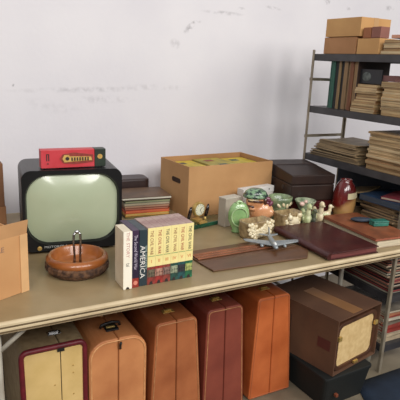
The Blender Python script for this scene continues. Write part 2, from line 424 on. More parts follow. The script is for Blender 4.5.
b = MB(); b.box(-.112, -.001, .032, -.108, -.0002, .06); b.box(-.104, -.001, .032, -.100, -.0002, .06); b.box(-.112, -.001, .058, -.100, -.0002, .062); b.box(-.11, -.001, .018, -.102, -.0002, .022)
b.build('printed_mark', dark_ink, rb)
b = MB(); b.lathe([(0, 0), (.011, 0), (.011, .0008), (0, .0008)], 14, mtx=Matrix.Translation((.108, -.0002, .045)) @ Matrix.Rotation(PI/2, 4, 'X')); b.build('crest', goldm, rb)

# ------------------------------------------------------------------ nut bowl and cracker
wood_m = mat('turned_wood', (172, 102, 48), .3, (136, 74, 32), scale=3, stretch=(1, 6, 6), coat=.4)
bark_m = mat('bark', (110, 78, 54), .85, (58, 38, 28), scale=60, bump=1.0, bscale=90)
bowl = thing('nut_bowl', 'round turned wooden nut bowl with bark band in front of the television', 'bowl', (.476, 1.772, T+.001))
b = MB(); b.lathe([(0, .006), (.075, .006), (.092, .010), (.104, .036), (.112, .048), (.112, .056), (.104, .066), (.097, .069), (.092, .064), (.086, .036), (.076, .022), (.03, .017), (0, .017)], 48)
b.build('bowl_body', wood_m, bowl, smooth=True)
b = MB(); N = 72; prof = [(.086, .001), (.101, .004), (.113, .020), (.114, .036), (.1085, .043)]
rings = []
for r, z in prof: rings.append(b._v([((r+random.uniform(-.003, .003))*math.cos(2*PI*i/N), (r+random.uniform(-.003, .003))*math.sin(2*PI*i/N), z) for i in range(N)]))
for A, B in zip(rings, rings[1:]):
    for i in range(N): j = (i+1) % N; b.face([A[i], A[j], B[j], B[i]])
b.build('bark_band', bark_m, bowl)
MB().lathe([(0, .017), (.022, .017), (.022, .028), (.018, .032), (0, .032)], 20).build('center_post', wood_m, bowl, smooth=True)
nc = thing('nutcracker', 'silver nutcracker standing upright in the wooden bowl', 'nutcracker', (.476, 1.772, T+.034))
for s in (-1, 1):
    MB().tube([(s*.006, 0, .115), (s*.012, 0, .107), (s*.013, 0, .08), (s*.0105, 0, .03), (s*.011, 0, 0)], [.004, .0045, .004, .0042, .005], 8).build('handle', steel, nc, smooth=True)
MB().ell((0, 0, .117), (.010, .006, .007)).build('hinge', steel, nc, smooth=True)

# ------------------------------------------------------------------ video cassettes in sleeves
def cassette(x, y, w, d, h, rz, label, top, spine, side, name='video_cassette', group=None):
    t = thing(name, label, 'video cassette', (x, y, T+.001), rz, group)
    # sleeve open at the bottom of spine side: body + spine label sheet
    MB().box(0, .0006, 0, w, d, h).build('sleeve', top, t, bevel=.0012)
    return t
dd = .118
y0 = 1.553
# white one, turned a little
c1 = cassette(.5715, 1.549, .030, .088, .207, math.radians(-1), 'thick white video sleeve, leftmost of the upright row in front of the table', mat('ivory_sleeve', (226, 214, 190), .5, (214, 200, 174), scale=15), None, None)
MB().box(.0, -.0004, .0, .031, .0004, .207).build('spine', mat('ivory_spine', (244, 238, 222), .45, (238, 230, 210), scale=15), c1)
text('lettering', 'THE STORY', .016, mat('pink_ink', (205, 150, 140), .6), c1, (.0155, -.0006, .16), rot=(PI/2, PI/2, 0), width=.09)
text('lettering', 'GC', .018, dark_ink, c1, (.0155, -.0006, .088), rot=(PI/2, 0, 0), width=.011)
MB().prism([(.009, 0), (.022, 0), (.020, .006), (.0155, .008), (.011, .006)], -.001, -.0005, axis='y').build('notch', dark_ink, c1)
c2 = cassette(.6035, 1.552, .025, .125, .208, 0, 'dark purple video sleeve between the thick white one and AMERICA', mat('plum_sleeve', (66, 46, 72), .4, (54, 38, 62), scale=15), None, None)
MB().box(0, -.0004, .035, .025, .0004, .18).build('spine', mat('navy_plum', (44, 34, 58), .4), c2)
text('lettering', 'The Second World War', .017, mat('lilac_ink', (200, 190, 205), .6), c2, (.013, -.0006, .128), rot=(PI/2, PI/2, 0), width=.125)
MB().box(0, -.0004, .0, .025, .0004, .034).build('spine_foot', mat('brick_print', (150, 50, 40), .5), c2)
MB().lathe([(0, 0), (.008, 0), (.008, .0006), (0, .0006)], 14, mtx=Matrix.Translation((.013, -.0005, .017)) @ Matrix.Rotation(PI/2, 4, 'X')).build('emblem', mat('salmon_print', (226, 140, 120), .5), c2)
c3 = cassette(.6305, 1.553, .029, .125, .206, 0, 'dark slate video sleeve reading AMERICA beside yellow sleeves', mat('slate_sleeve', (46, 62, 68), .4, (36, 50, 58), scale=15), None, None)
text('lettering', 'AMERICA', .026, white_ink, c3, (.011, -.0006, .09), rot=(PI/2, PI/2, 0), width=.12, label='white title lettering')
text('lettering', 'THE HISTORY', .010, mat('mint_ink', (170, 190, 180), .6), c3, (.024, -.0006, .105), rot=(PI/2, PI/2, 0), width=.09)
yel = mat('yellow_sleeve', (240, 226, 160), .45, (232, 214, 144), scale=15)
sleeve_top = mat('mauve_sleeve_top', (150, 118, 112), .5, (176, 150, 140), scale=22)
bands = [((150, 62, 54), 'red-brown'), ((168, 56, 50), 'red'), ((150, 70, 60), 'dull red'), ((44, 84, 74), 'dark green'), ((40, 90, 92), 'teal green'), ((40, 110, 74), 'bright green')]
pics = [(120, 110, 90), (200, 150, 130), (150, 120, 110), (170, 180, 150), (60, 60, 66), (190, 200, 120)]
posn = ['first', 'second', 'third', 'fourth', 'fifth', 'last']
for k in range(6):
    w1 = .0296; x1 = .6615+k*.03
    c = thing('video_cassette', '%s of the yellow video sleeves from the left, with %s foot' % (posn[k], bands[k][1]), 'video cassette', (x1, 1.555+.001*k, T+.001), 0, 'matching yellow video set')
    MB().box(0, .0006, 0, w1, .128, .208).build('sleeve', sleeve_top, c, bevel=.0012)
    MB().box(.0003, -.0004, .066, w1-.0003, .0004, .208).build('spine', yel, c)
    MB().box(.0003, -.0004, 0, w1-.0003, .0004, .0655).build('spine_foot', mat('foot_'+bands[k][1].replace(' ', '_'), bands[k][0], .5, tuple(int(v*.7) for v in bands[k][0]), scale=60), c)
    MB().box(.001, -.001, .028, w1-.001, -.0005, .056).build('picture', mat('spine_picture_%s' % posn[k], pics[k], .5, tuple(int(v*.4) for v in pics[k]), scale=110), c)
    MB().prism([(.008, 0), (w1-.008, 0), (w1-.010, .009), (w1/2, .013), (.010, .009)], -.001, -.0005, axis='y').build('notch', dark_ink, c)
    text('lettering', 'THE CIVIL WAR', .017, (mat('brown_ink', (150, 90, 60), .6), red_ink, dark_ink)[k % 3], c, (w1/2, -.0006, .154), rot=(PI/2, PI/2, 0), width=.088)
    text('volume_mark', ('I', 'II', 'III', 'IV', 'V', 'VI')[k], .017, mat('orange_ink', (214, 120, 70), .6), c, (w1/2, -.0006, .085), rot=(PI/2, 0, 0))
    MB().box(.002, -.0009, .104, w1-.002, -.0005, .106).build('rule_line', mat('green_ink', (110, 150, 90), .6), c)

# ------------------------------------------------------------------ book stack and brown case behind
specs = [(.008, (30, 40, 34), (180, 150, 70)), (.014, (214, 150, 60), (206, 172, 96)), (.016, (196, 74, 44), (214, 110, 70)), (.010, (110, 50, 40), (196, 130, 100)), (.012, (150, 90, 70), (190, 150, 120)),
         (.012, (150, 140, 120), (196, 180, 150)), (.012, (100, 110, 84), (170, 170, 130)), (.005, (52, 40, 32), (60, 40, 30))]
nm = ['dark green booklet, lowest of the stack right of the television', 'orange-yellow album low in the stack right of the television', 'red-orange album in the stack right of the television', 'dark red thin album in the stack right of the television', 'brown-pink album in the stack right of the television', 'grey-cream album near the top of the stack right of the television', 'olive album near the top of the stack right of the television', 'thin dark album just below the topmost white-edged one']
z = T+.001
for k, (t, cv, lf) in enumerate(specs):
    o = volume('record_album', .235+random.uniform(-.008, .006), .165, t, cv, lf, hard=True); o.location = (.99+random.uniform(-.003, .003), 2.40, z); o.rotation_euler.z = math.radians(-5+random.uniform(-1.5, 1.5))
    tag(o, nm[k], 'album', 'albums stacked right of the television'); z += t+.0005
o = volume('record_album', .258, .20, .013, (104, 78, 56), (232, 228, 210), hard=True); o.location = (.985, 2.407, z); o.rotation_euler.z = math.radians(-5)
tag(o, 'brown-topped album with white edge, topmost of the stack right of the television', 'album', 'albums stacked right of the television')
bk = thing('leather_case', 'dark brown leather case with rounded corners behind the album stack', 'case', (1.0, 2.595, T), math.radians(-4))
brnl = mat('dark_brown_leather', (62, 44, 40), .4, (48, 34, 32), scale=10, bump=.2)
MB().prism(rrect(-.115, -.06, .085, .06, .03), .001, .075).build('case_body', brnl, bk, bevel=.006, seg=3)
MB().prism(rrect(-.117, -.062, .087, .062, .03), .076, .148).build('lid', brnl, bk, bevel=.01, seg=3)

# ------------------------------------------------------------------ desk clock pen stand
ds = thing('desk_pen_stand', 'green marble desk stand with round clock and two dark pens', 'desk clock', (1.10, 2.045, T+.001), math.radians(13))
gm = mat('green_marble', (24, 84, 58), .15, (10, 44, 32), scale=14, detail=8, coat=.5)
MB().box(-.035, 0, 0, .215, .095, .020).build('base', gm, ds, bevel=.003)
MB().lathe([(0, 0), (.034, 0), (.036, .004), (.036, .016), (.034, .02), (0, .02)], 32, mtx=Matrix.Translation((.063, .05, .083)) @ Matrix.Rotation(PI/2, 4, 'X')).build('clock_case', brass, ds, smooth=False)
cf = MB().lathe([(0, 0), (.028, 0), (.028, .001), (0, .001)], 32, mtx=Matrix.Translation((.063, .0295, .083)) @ Matrix.Rotation(PI/2, 4, 'X')).build('clock_face', mat('clock_dial', (222, 222, 196), .4), ds)
b = MB()
for k in range(12):
    a = k*PI/6; b.box(-.001, -.0006, .021, .001, 0, .026, mtx=Matrix.Translation((.063, .0282, .083)) @ Matrix.Rotation(a, 4, 'Y'))
b.box(-.001, -.0008, 0, .001, -.0002, .018, mtx=Matrix.Translation((.063, .0282, .083)) @ Matrix.Rotation(.9, 4, 'Y'))
b.box(-.0008, -.0008, 0, .0008, -.0002, .022, mtx=Matrix.Translation((.063, .0282, .083)) @ Matrix.Rotation(2.6, 4, 'Y'))
b.build('dial_marks', dark_ink, cf)
MB().box(.043, .03, .020, .083, .065, .035).build('plinth', brass, ds, bevel=.002)
MB().box(.040, .0, .0205, .088, .022, .030).build('name_plate', brass, ds, bevel=.001)
for px in (.008, .118):
    MB().lathe([(0, .020), (.012, .020), (.006, .028), (.006, .036), (0, .036)], 14, c=(px, .05, 0)).build('pen_socket', brass, ds, smooth=True)
    MB().tube([(px, .05, .034), (px+.002, .047, .05), (px+.006, .043, .075), (px+.008, .040, .10)], [.005, .0085, .009, .004], 10).build('pen', mat('pen_black', (30, 18, 18), .2, coat=.5), ds, smooth=True)

# ------------------------------------------------------------------ pottery
def jar(name, label, cat, loc, prof, m, rz=0, sx=1, sy=1, n=40, part='pot_body', group=None):
    t = thing(name, label, cat, loc, rz, group); MB().lathe(prof, n, sx=sx, sy=sy).build(part, m, t, smooth=True); return t
# white/grey boxes behind
g1 = thing('small_carton', 'pale grey small box standing behind the green scroll vase', 'box', (1.262, 2.03, T+.001), math.radians(12))
MB().box(0, 0, 0, .10, .05, .135).build('box_body', mat('pale_grey_board', (176, 166, 150), .7, (162, 150, 134), scale=9), g1, bevel=.002)
MB().box(-.001, -.001, .1355, .101, .051, .142).build('lid', mat('grey_board_lid', (196, 188, 172), .7), g1, bevel=.001)
g2 = thing('small_carton', 'long white box lying behind the figural head planter', 'box', (1.425, 2.13, T+.001), math.radians(9))
MB().box(0, 0, 0, .215, .045, .118).build('box_body', mat('white_board', (212, 206, 198), .6, (200, 192, 184), scale=9), g2, bevel=.002)
MB().box(-.001, -.002, .1185, .216, .046, .15).build('lid', mat('white_board_lid', (226, 222, 216), .6), g2, bevel=.001)
MB().lathe([(0, 0), (.004, 0), (.004, .001), (0, .001)], 10, mtx=Matrix.Translation((.18, -.002, .135)) @ Matrix.Rotation(PI/2, 4, 'X')).build('stud', dark_ink, g2)

# green scroll vase : flattened oval with scroll shoulder
gsv = thing('pottery_vase', 'pale green glazed oval vase with scrolled top in front of the grey box', 'vase', (1.283, 1.945, T+.001), math.radians(-22))
green = mat('pale_green_glaze', (150, 184, 124), .25, (122, 160, 100), scale=25, coat=.6)
b = MB(); b.lathe([(0, 0), (.028, 0), (.032, .006), (.026, .014), (.038, .035), (.049, .065), (.050, .095), (.042, .122), (.030, .138), (.025, .142), (.021, .138), (.034, .115), (.038, .09), (.03, .05), (0, .03)], 32, sy=.55)
b.build('vase_body', green, gsv, smooth=True)
b = MB(); b.tube([(.036*math.cos(a), -.024+.004*math.cos(a*2), .080+.044*math.sin(a)) for a in [2*PI*k/24 for k in range(24)]], .0035, 8, closed=True)
b.build('oval_relief', mat('lime_glaze', (176, 206, 150), .25, coat=.6), gsv, smooth=True)
b = MB()
b.tube([(-.004+(.019-.0008*q)*math.cos(-2.6+.42*q), -.004-.0003*q, .142+(.017-.0008*q)*math.sin(-2.6+.42*q)) for q in range(18)], .006, 8)
b.build('scroll', mat('lime_glaze', (176, 206, 150), .25, coat=.6), gsv, smooth=True)

# figural head planter
hd = thing('head_planter', 'ceramic head planter with green patterned turban and peach face beside the green vase', 'planter', (1.432, 2.01, T+.001), math.radians(-20))
hd.scale = (1.12, 1.0, 1.15)
creamg0 = mat('cream_brow_glaze', (226, 204, 158), .3, (206, 180, 130), scale=30, coat=.5)
peachg = mat('peach_glaze', (220, 166, 122), .28, (204, 140, 96), scale=12, coat=.6)
b = MB(); b.ell((.018, 0, .062), (.055, .045, .048)); b.ell((-.012, -.004, .105), (.042, .038, .040)); b.ell((.0, 0, .02), (.04, .036, .02)); b.ell((-.042, -.022, .098), (.010, .010, .012)); b.ell((.05, -.02, .058), (.025, .02, .02)); b.ell((-.028, -.03, .078), (.016, .012, .008))
remesh(b.build('head', peachg, hd), .004)
b = MB(); b.lathe([(0, .162), (.028, .159), (.045, .149), (.051, .137), (.050, .130), (.044, .126)], 28, c=(-.012, 0, 0), sy=.9); b.tube([(-.012+.047*math.cos(a), .043*math.sin(a), .130) for a in [2*PI*k/24 for k in range(24)]], .009, 8, closed=True)
b.build('turban', mat('patterned_green_glaze', (128, 160, 124), .3, (36, 52, 48), scale=55, coat=.5, lo=.45, hi=.55), hd, smooth=True)
b = MB(); b.tube([(-.048, -.028, .112), (-.02, -.044, .113), (.012, -.043, .110)], .005, 8); b.tube([(-.05, -.024, .092), (-.025, -.042, .088)], .004, 8); b.ell((.026, -.012, .11), (.012, .026, .022))
b.build('hair', mat('brown_glaze', (84, 48, 34), .3, coat=.5), hd, smooth=True)
MB().ell((-.022, -.022, .116), (.028, .022, .012)).build('brow', creamg0, hd, smooth=True)
b = MB(); b.ell((.04, -.022, .118), (.016, .010, .010), (0, .6, 0)); b.ell((.052, -.022, .098), (.015, .010, .009), (0, -.9, 0)); b.ell((.036, -.032, .105), (.006, .006, .006))
b.build('bow', mat('plum_glaze', (120, 60, 80), .3, coat=.5), hd, smooth=True)

def log_planter(label, loc, rz, w, d, h, m, relief, n, seed):
    rnd = random.Random(seed)
    t = thing('flower_planter', label, 'planter', loc, rz)
    b = MB(); oo = rrect(-w/2, -d/2, w/2, d/2, .018, 4)
    def ring(s, z): return b._v([(u*s, v*s, z+.002*math.sin(9*u/w*PI)) for u, v in oo])
    R_ = [ring(.86, 0), ring(.93, h*.2), ring(1, h*.55), ring(.97, h*.9), ring(1.0, h), ring(.86, h), ring(.8, h*.35)]
    b.face(R_[0][::-1]); b.face(R_[-1])
    for A, B in zip(R_, R_[1:]):
        for i in range(len(A)): j = (i+1) % len(A); b.face([A[i], A[j], B[j], B[i]])
    b.build('planter_body', m, t, smooth=True)
    for q in range(n):
        u = (q+.5)/n*w*.92-w*.46; v = h*rnd.uniform(.25, .8); b = MB()
        for k in range(6):
            a = 2*PI*k/6+rnd.random(); b.ell((u+.013*math.cos(a), -d/2+.001, v+.013*math.sin(a)), (.0105, .007, .008), (0, -a, 0), 8, 6)
        b.ell((u, -d/2-.004, v), (.005, .004, .005), u=8, v=6)
        b.build('flower_relief', relief, t, smooth=True)
    return t
tang = mat('tan_glaze', (178, 154, 112), .35, (120, 98, 66), scale=40, coat=.4)
creamg = mat('cream_glaze', (232, 220, 188), .3, (214, 196, 156), scale=30, coat=.5)
olive = mat('olive_green_glaze', (112, 124, 92), .3, (62, 78, 56), scale=30, coat=.5)
log_planter('tan rectangular pottery planter with raised cream flowers in front of the head planter', (1.322, 1.862, T+.001), math.radians(8), .150, .080, .080, tang, creamg, 11, 2)
p2 = log_planter('brown planter with a large cream animal relief, right of the tan flower planter', (1.552, 1.920, T+.001), math.radians(6), .13, .08, .080, tang, creamg, 2, 5)
b = MB(); b.ell((.0, -.045, .045), (.036, .014, .022), (0, .2, 0)); b.ell((-.03, -.05, .066), (.014, .012, .014)); b.ell((.034, -.046, .07), (.016, .010, .012)); b.ell((-.02, -.048, .02), (.018, .012, .012)); b.ell((.02, -.048, .02), (.018, .012, .012)); b.ell((-.036, -.05, .082), (.004, .004, .010))
remesh(b.build('animal_relief', creamg, p2), .003)
# green leaf bowl (behind)
gb = jar('flower_bowl', 'round green pottery bowl with pale leaf decoration behind the animal planter', 'bowl', (1.595, 2.045, T+.001),
    [(0, 0), (.036, 0), (.038, .008), (.032, .03), (.046, .065), (.060, .105), (.062, .122), (.058, .124), (.053, .108), (.035, .06), (0, .05)], mat('mottled_green_glaze', (150, 166, 126), .3, (84, 100, 72), scale=26, coat=.5), part='bowl_body')
b = MB()
for k in range(5):
    a = -2.3+k*.42; b.ell((.052*math.cos(a), .052*math.sin(a), .085+.008*(k % 2)), (.008, .008, .016), (0, .4*(k-2), 0), 10, 8)
b.build('leaf_relief', creamg, gb, smooth=True)
# footed green cup further right
cu = jar('flower_bowl', 'footed pale green pottery cup in front of the maroon case', 'bowl', (1.695, 1.968, T+.001),
    [(0, 0), (.03, 0), (.032, .006), (.018, .02), (.02, .05), (.042, .09), (.052, .108), (.054, .114), (.050, .115), (.037, .095), (0, .06)], mat('pale_mint_glaze', (178, 186, 156), .3, (100, 116, 90), scale=26, coat=.5), part='bowl_body')
b = MB(); b.ell((-.045, -.03, .105), (.014, .012, .012)); b.ell((-.03, -.04, .118), (.010, .008, .009)); b.build('rose', mat('rose_glaze', (226, 190, 176), .3, coat=.5), cu, smooth=True)
def bird(label, loc, rz, s, m, m2, group=None):
    t = thing('bird_figurine', label, 'figurine', loc, rz); t.scale = (1, 1, 1.25)
    b = MB(); b.ell((0, 0, .03*s), (.032*s, .018*s, .024*s)); b.ell((-.018*s, 0, .052*s), (.012*s, .011*s, .022*s), (0, -.3, 0)); b.ell((-.022*s, 0, .076*s), (.014*s, .011*s, .012*s)); b.ell((-.038*s, 0, .074*s), (.009*s, .006*s, .004*s)); b.ell((.034*s, 0, .045*s), (.016*s, .01*s, .012*s), (0, -.6, 0)); b.ell((0, 0, .008*s), (.022*s, .016*s, .009*s))
    remesh(b.build('bird_body', m, t), .0028)
    for q in (-1, 1): MB().ell((.006*s, q*.017*s, .034*s), (.022*s, .006*s, .013*s), (0, -.2, 0)).build('wing', m2, t, smooth=True)
    return t
ivg = mat('ivory_green_glaze', (226, 226, 184), .3, (170, 182, 130), scale=26, coat=.5)
grg = mat('grey_green_glaze', (96, 100, 82), .35, (60, 62, 52), scale=30, coat=.4)
bird('tall ivory and green duck figurine left in the group before the footed cup', (1.646, 1.895, T+.001), math.radians(75), 1.15, ivg, mat('mint_wing', (190, 200, 150), .3, coat=.5))
bird('dark grey-green duck figurine in the middle of the small figurines', (1.688, 1.898, T+.001), math.radians(85), .85, grg, grg)
bird('cream duck figurine with raised head beside the maroon album', (1.732, 1.905, T+.001), math.radians(80), 1.15, creamg, ivg)
bird('small pale yellow-green bird figurine nearest the red-brown vase', (1.803, 1.925, T+.001), math.radians(160), .85, creamg, ivg)

# red-brown tall vase
vase = jar('pottery_vase', 'tall red and tan glazed vase with a paper sticker beside the shelving', 'vase', (1.93, 1.94, T+.001),
    [(0, 0), (.036, 0), (.046, .010), (.056, .045), (.061, .085), (.060, .125), (.054, .160), (.044, .185), (.034, .198), (.030, .206), (.031, .212), (.026, .212), (.025, .2), (.036, .17), (.04, .1), (0, .05)],
    None, part='vase_body')
vm = mat('red_tan_glaze', (120, 34, 28), .15, (88, 24, 22), scale=8, coat=.8)
nt = vm.node_tree; ramp = [n for n in nt.nodes if n.type == 'VALTORGB'][0]
tc = [n for n in nt.nodes if n.type == 'TEX_COORD'][0]; sp = nt.nodes.new('ShaderNodeSeparateXYZ'); nt.links.new(tc.outputs['Object'], sp.inputs[0])
nz = nt.nodes.new('ShaderNodeTexNoise'); nz.inputs['Scale'].default_value = 14; nt.links.new(tc.outputs['Object'], nz.inputs[0])
ma = nt.nodes.new('ShaderNodeMath'); ma.operation = 'MULTIPLY_ADD'; ma.inputs[1].default_value = .09; nt.links.new(nz.outputs['Fac'], ma.inputs[0]); nt.links.new(sp.outputs['Z'], ma.inputs[2])
xr = nt.nodes.new('ShaderNodeMath'); xr.operation = 'MULTIPLY_ADD'; xr.inputs[1].default_value = -.8; nt.links.new(sp.outputs['X'], xr.inputs[0]); nt.links.new(ma.outputs[0], xr.inputs[2])
mr = nt.nodes.new('ShaderNodeMapRange'); mr.inputs[1].default_value = .135; mr.inputs[2].default_value = .175; nt.links.new(xr.outputs[0], mr.inputs[0])
mx = nt.nodes.new('ShaderNodeMixRGB'); mx.inputs[1].default_value = (*S((176, 136, 84)), 1); nt.links.new(mr.outputs[0], mx.inputs[0]); nt.links.new(ramp.outputs[0], mx.inputs[2])
nt.links.new(mx.outputs[0], nt.nodes['Principled BSDF'].inputs['Base Color'])
vase.children[0].data.materials.clear(); vase.children[0].data.materials.append(vm)
b = MB(); n = 10; z0, z1 = .118, .148; A = []; B = []
for k in range(n+1):
    a = math.radians(-118+k*7.5); r0, r1 = .0612, .0580
    A.append((r0*math.cos(a), r0*math.sin(a), z0+.0006*k)); B.append((r1*math.cos(a), r1*math.sin(a), z1+.0006*k))
Ao = b._v([(x*1.02, y*1.02, z) for x, y, z in A]); Bo = b._v([(x*1.02, y*1.02, z) for x, y, z in B]); Ai = b._v([(x*1.002, y*1.002, z) for x, y, z in A]); Bi = b._v([(x*1.002, y*1.002, z) for x, y, z in B])
for k in range(n): b.face([Ao[k], Ao[k+1], Bo[k+1], Bo[k]]); b.face([Bo[k], Bo[k+1], Bi[k+1], Bi[k]]); b.face([Ao[k+1], Ao[k], Ai[k], Ai[k+1]]); b.face([Ai[k], Bi[k], Bi[k+1], Ai[k+1]])
b.face([Ao[0], Bo[0], Bi[0], Ai[0]]); b.face([Ao[n], Ai[n], Bi[n], Bo[n]])
b.build('sticker', mat('paper_sticker', (214, 200, 160), .7), vase)

# dark cases behind the pottery
mc_ = thing('carrying_case', 'low maroon case under the dark brown case at the right back of the table', 'case', (1.662, 2.05, T+.001), math.radians(-11))
maroon = mat('maroon_leather', (84, 28, 28), .3, (62, 20, 22), scale=9, coat=.3)
MB().box(0, 0, 0, .255, .30, .045).build('case_body', maroon, mc_, bevel=.008, seg=3)
MB().box(-.001, -.001, .0465, .256, .301, .088).build('lid', maroon, mc_, bevel=.008, seg=3)
dc = thing('carrying_case', 'dark brown square case with round lock, topmost at the right back of the table', 'case', (1.660, 2.043, T+.0905), math.radians(-11))
dkc = mat('espresso_leather', (52, 36, 30), .42, (40, 28, 25), scale=9, bump=.15, spec=.4)
MB().box(0, 0, 0, .25, .34, .085).build('case_body', dkc, dc, bevel=.006, seg=3)
MB().prism([(0, .087), (.34, .087), (.34, .157), (.20, .152), (.18, .149), (0, .137)], 0, .25, axis='x').build('lid', dkc, dc, bevel=.005, seg=3)
MB().box(.01, .21, .1530, .24, .218, .1555).build('lid_welt', brnl, dc, bevel=.001)
MB().lathe([(0, 0), (.012, 0), (.012, .003), (0, .003)], 16, mtx=Matrix.Translation((0, .10, .055)) @ Matrix.Rotation(-PI/2, 4, 'Y')).build('lock', mat('dull_metal', (90, 84, 82), .4, metal=.7), dc)

# ------------------------------------------------------------------ folder, ruler, model plane, album
fo = thing('leather_folder', 'flat brown folder lying along the front edge of the table under the toy airplane', 'folder', (1.165, 1.672, T+.001), math.radians(1.5))
fbr = mat('brown_board', (98, 66, 42), .4, (84, 54, 33), scale=6, stretch=(1, 5, 5), coat=.15)
MB().prism([(-.232, -.10), (.20, -.135), (.262, -.07), (.262, -.01), (-.24, -.01)], 0, .007).build('front_panel', fbr, fo, bevel=.002)
MB().prism([(-.24, -.006), (.262, -.006), (.13, .118), (-.24, .118)], 0, .007).build('back_panel', fbr, fo, bevel=.002)
cop = mat('copper_brown', (150, 92, 60), .3, (110, 66, 42), scale=10, metal=.3)
for k, yy in enumerate((.012, .034, .056)): 
    MB().box(-.235, yy, .0075, .14-.02*k, yy+.015, .013).build('ridge', cop, fo, bevel=.003)

pl = thing('toy_airplane', 'grey metal toy airplane resting on the brown folder', 'toy airplane', (1.300, 1.690, T+.0185), math.radians(-24))
pl.scale = (1.0, 1.0, .9)
grey = mat('grey_cast_metal', (158, 164, 166), .4, (136, 142, 146), scale=20, metal=.3)
b = MB(); b.tube([(0, -.068, .012), (0, -.062, .012), (0, -.03, .013), (0, .02, .013), (0, .07, .015), (0, .105, .018)], [.003, .009, .012, .012, .009, .005], 14)
b.build('fuselage', grey, pl, smooth=True)
for s in (-1, 1):
    b = MB(); b.prism([(s*.008, -.028), (s*.118, .028), (s*.122, .05), (s*.104, .052), (s*.008, .03)], .007, .012); b.build('wing', grey, pl, bevel=.001)
    b = MB(); b.prism([(s*.005, .075), (s*.042, .098), (s*.042, .110), (s*.005, .102)], .016, .019); b.build('tailplane', grey, pl, bevel=.0008)
    MB().tube([(s*.05, -.018, .002), (s*.05, .0, .001), (s*.05, .03, .002)], [.006, .0075, .005], 10).build('engine', grey, pl, smooth=True)
b = MB(); b.prism([(.07, .02), (.105, .02), (.112, .052), (.098, .052)], -.0018, .0018, axis='x'); b.build('tail_fin', grey, pl, bevel=.0006)
MB().ell((0, -.035, .022), (.007, .016, .008)).build('canopy', mat('canopy_white', (235, 238, 236), .15, coat=.8), pl, smooth=True)

al = thing('photo_album', 'large maroon leather album with rounded spine at the right front of the table', 'album', (1.424, 1.488, T+.001), math.radians(-1.5))
alb = mat('maroon_album_leather', (72, 32, 30), .36, (56, 24, 24), scale=9, bump=.12, spec=.4)
MB().box(.02, .0, .0, .285, .385, .004).build('back_cover', alb, al, bevel=.001)
MB().box(.02, .0, .026, .285, .385, .031).build('front_cover', alb, al, bevel=.002)
MB().box(.022, .006, .0042, .279, .379, .0258).build('page_block', leafmat((120, 60, 56)), al)
b = MB(); b.prism([(.021, 0), (.021, .031)]+[(.021-.020*math.sin(a), .0155+.0155*math.cos(a)) for a in [PI*k/10 for k in range(1, 10)]], 0, .385, axis='y'); b.build('spine', alb, al, smooth=False)

# red leather volumes at the table's right corner
v1 = volume('large_book', .205, .37, .034, (190, 168, 140), (228, 214, 184), hard=True); v1.location = (1.853, 1.70, T+.001); v1.rotation_euler.z = math.radians(-3)
tag(v1, 'thick cream-paged book under the red-brown portfolio at the table corner', 'book')
v2 = volume('portfolio', .212, .375, .012, (142, 82, 52), (190, 110, 84), hard=True); v2.location = (1.848, 1.70, T+.0355); v2.rotation_euler.z = math.radians(-4)
tag(v2, 'red-brown leather portfolio lying on the cream-paged book at the table corner', 'portfolio')
pf = thing('glasses_case', 'dark blue-grey soft pouch on the red-brown portfolio', 'pouch', (1.853, 1.74, T+.049), math.radians(-30))
b = MB(); b.ell((0, 0, .012), (.05, .022, .012)); b.ell((.03, .004, .012), (.035, .02, .010)); remesh(b.build('pouch_body', mat('slate_fabric', (52, 62, 76), .7, (36, 44, 56), scale=30), pf), .004)
tt = thing('tin_box', 'small teal green box beside the dark pouch on the portfolio', 'box', (1.905, 1.665, T+.049), math.radians(-14))
MB().box(-.045, -.022, 0, .035, .022, .018).build('tin_body', mat('teal_tin', (52, 120, 104), .4, (40, 100, 88), scale=20), tt, bevel=.003)
MB().box(-.046, -.023, .0185, .036, .023, .026).build('lid', mat('teal_tin', (52, 120, 104)), tt, bevel=.003)

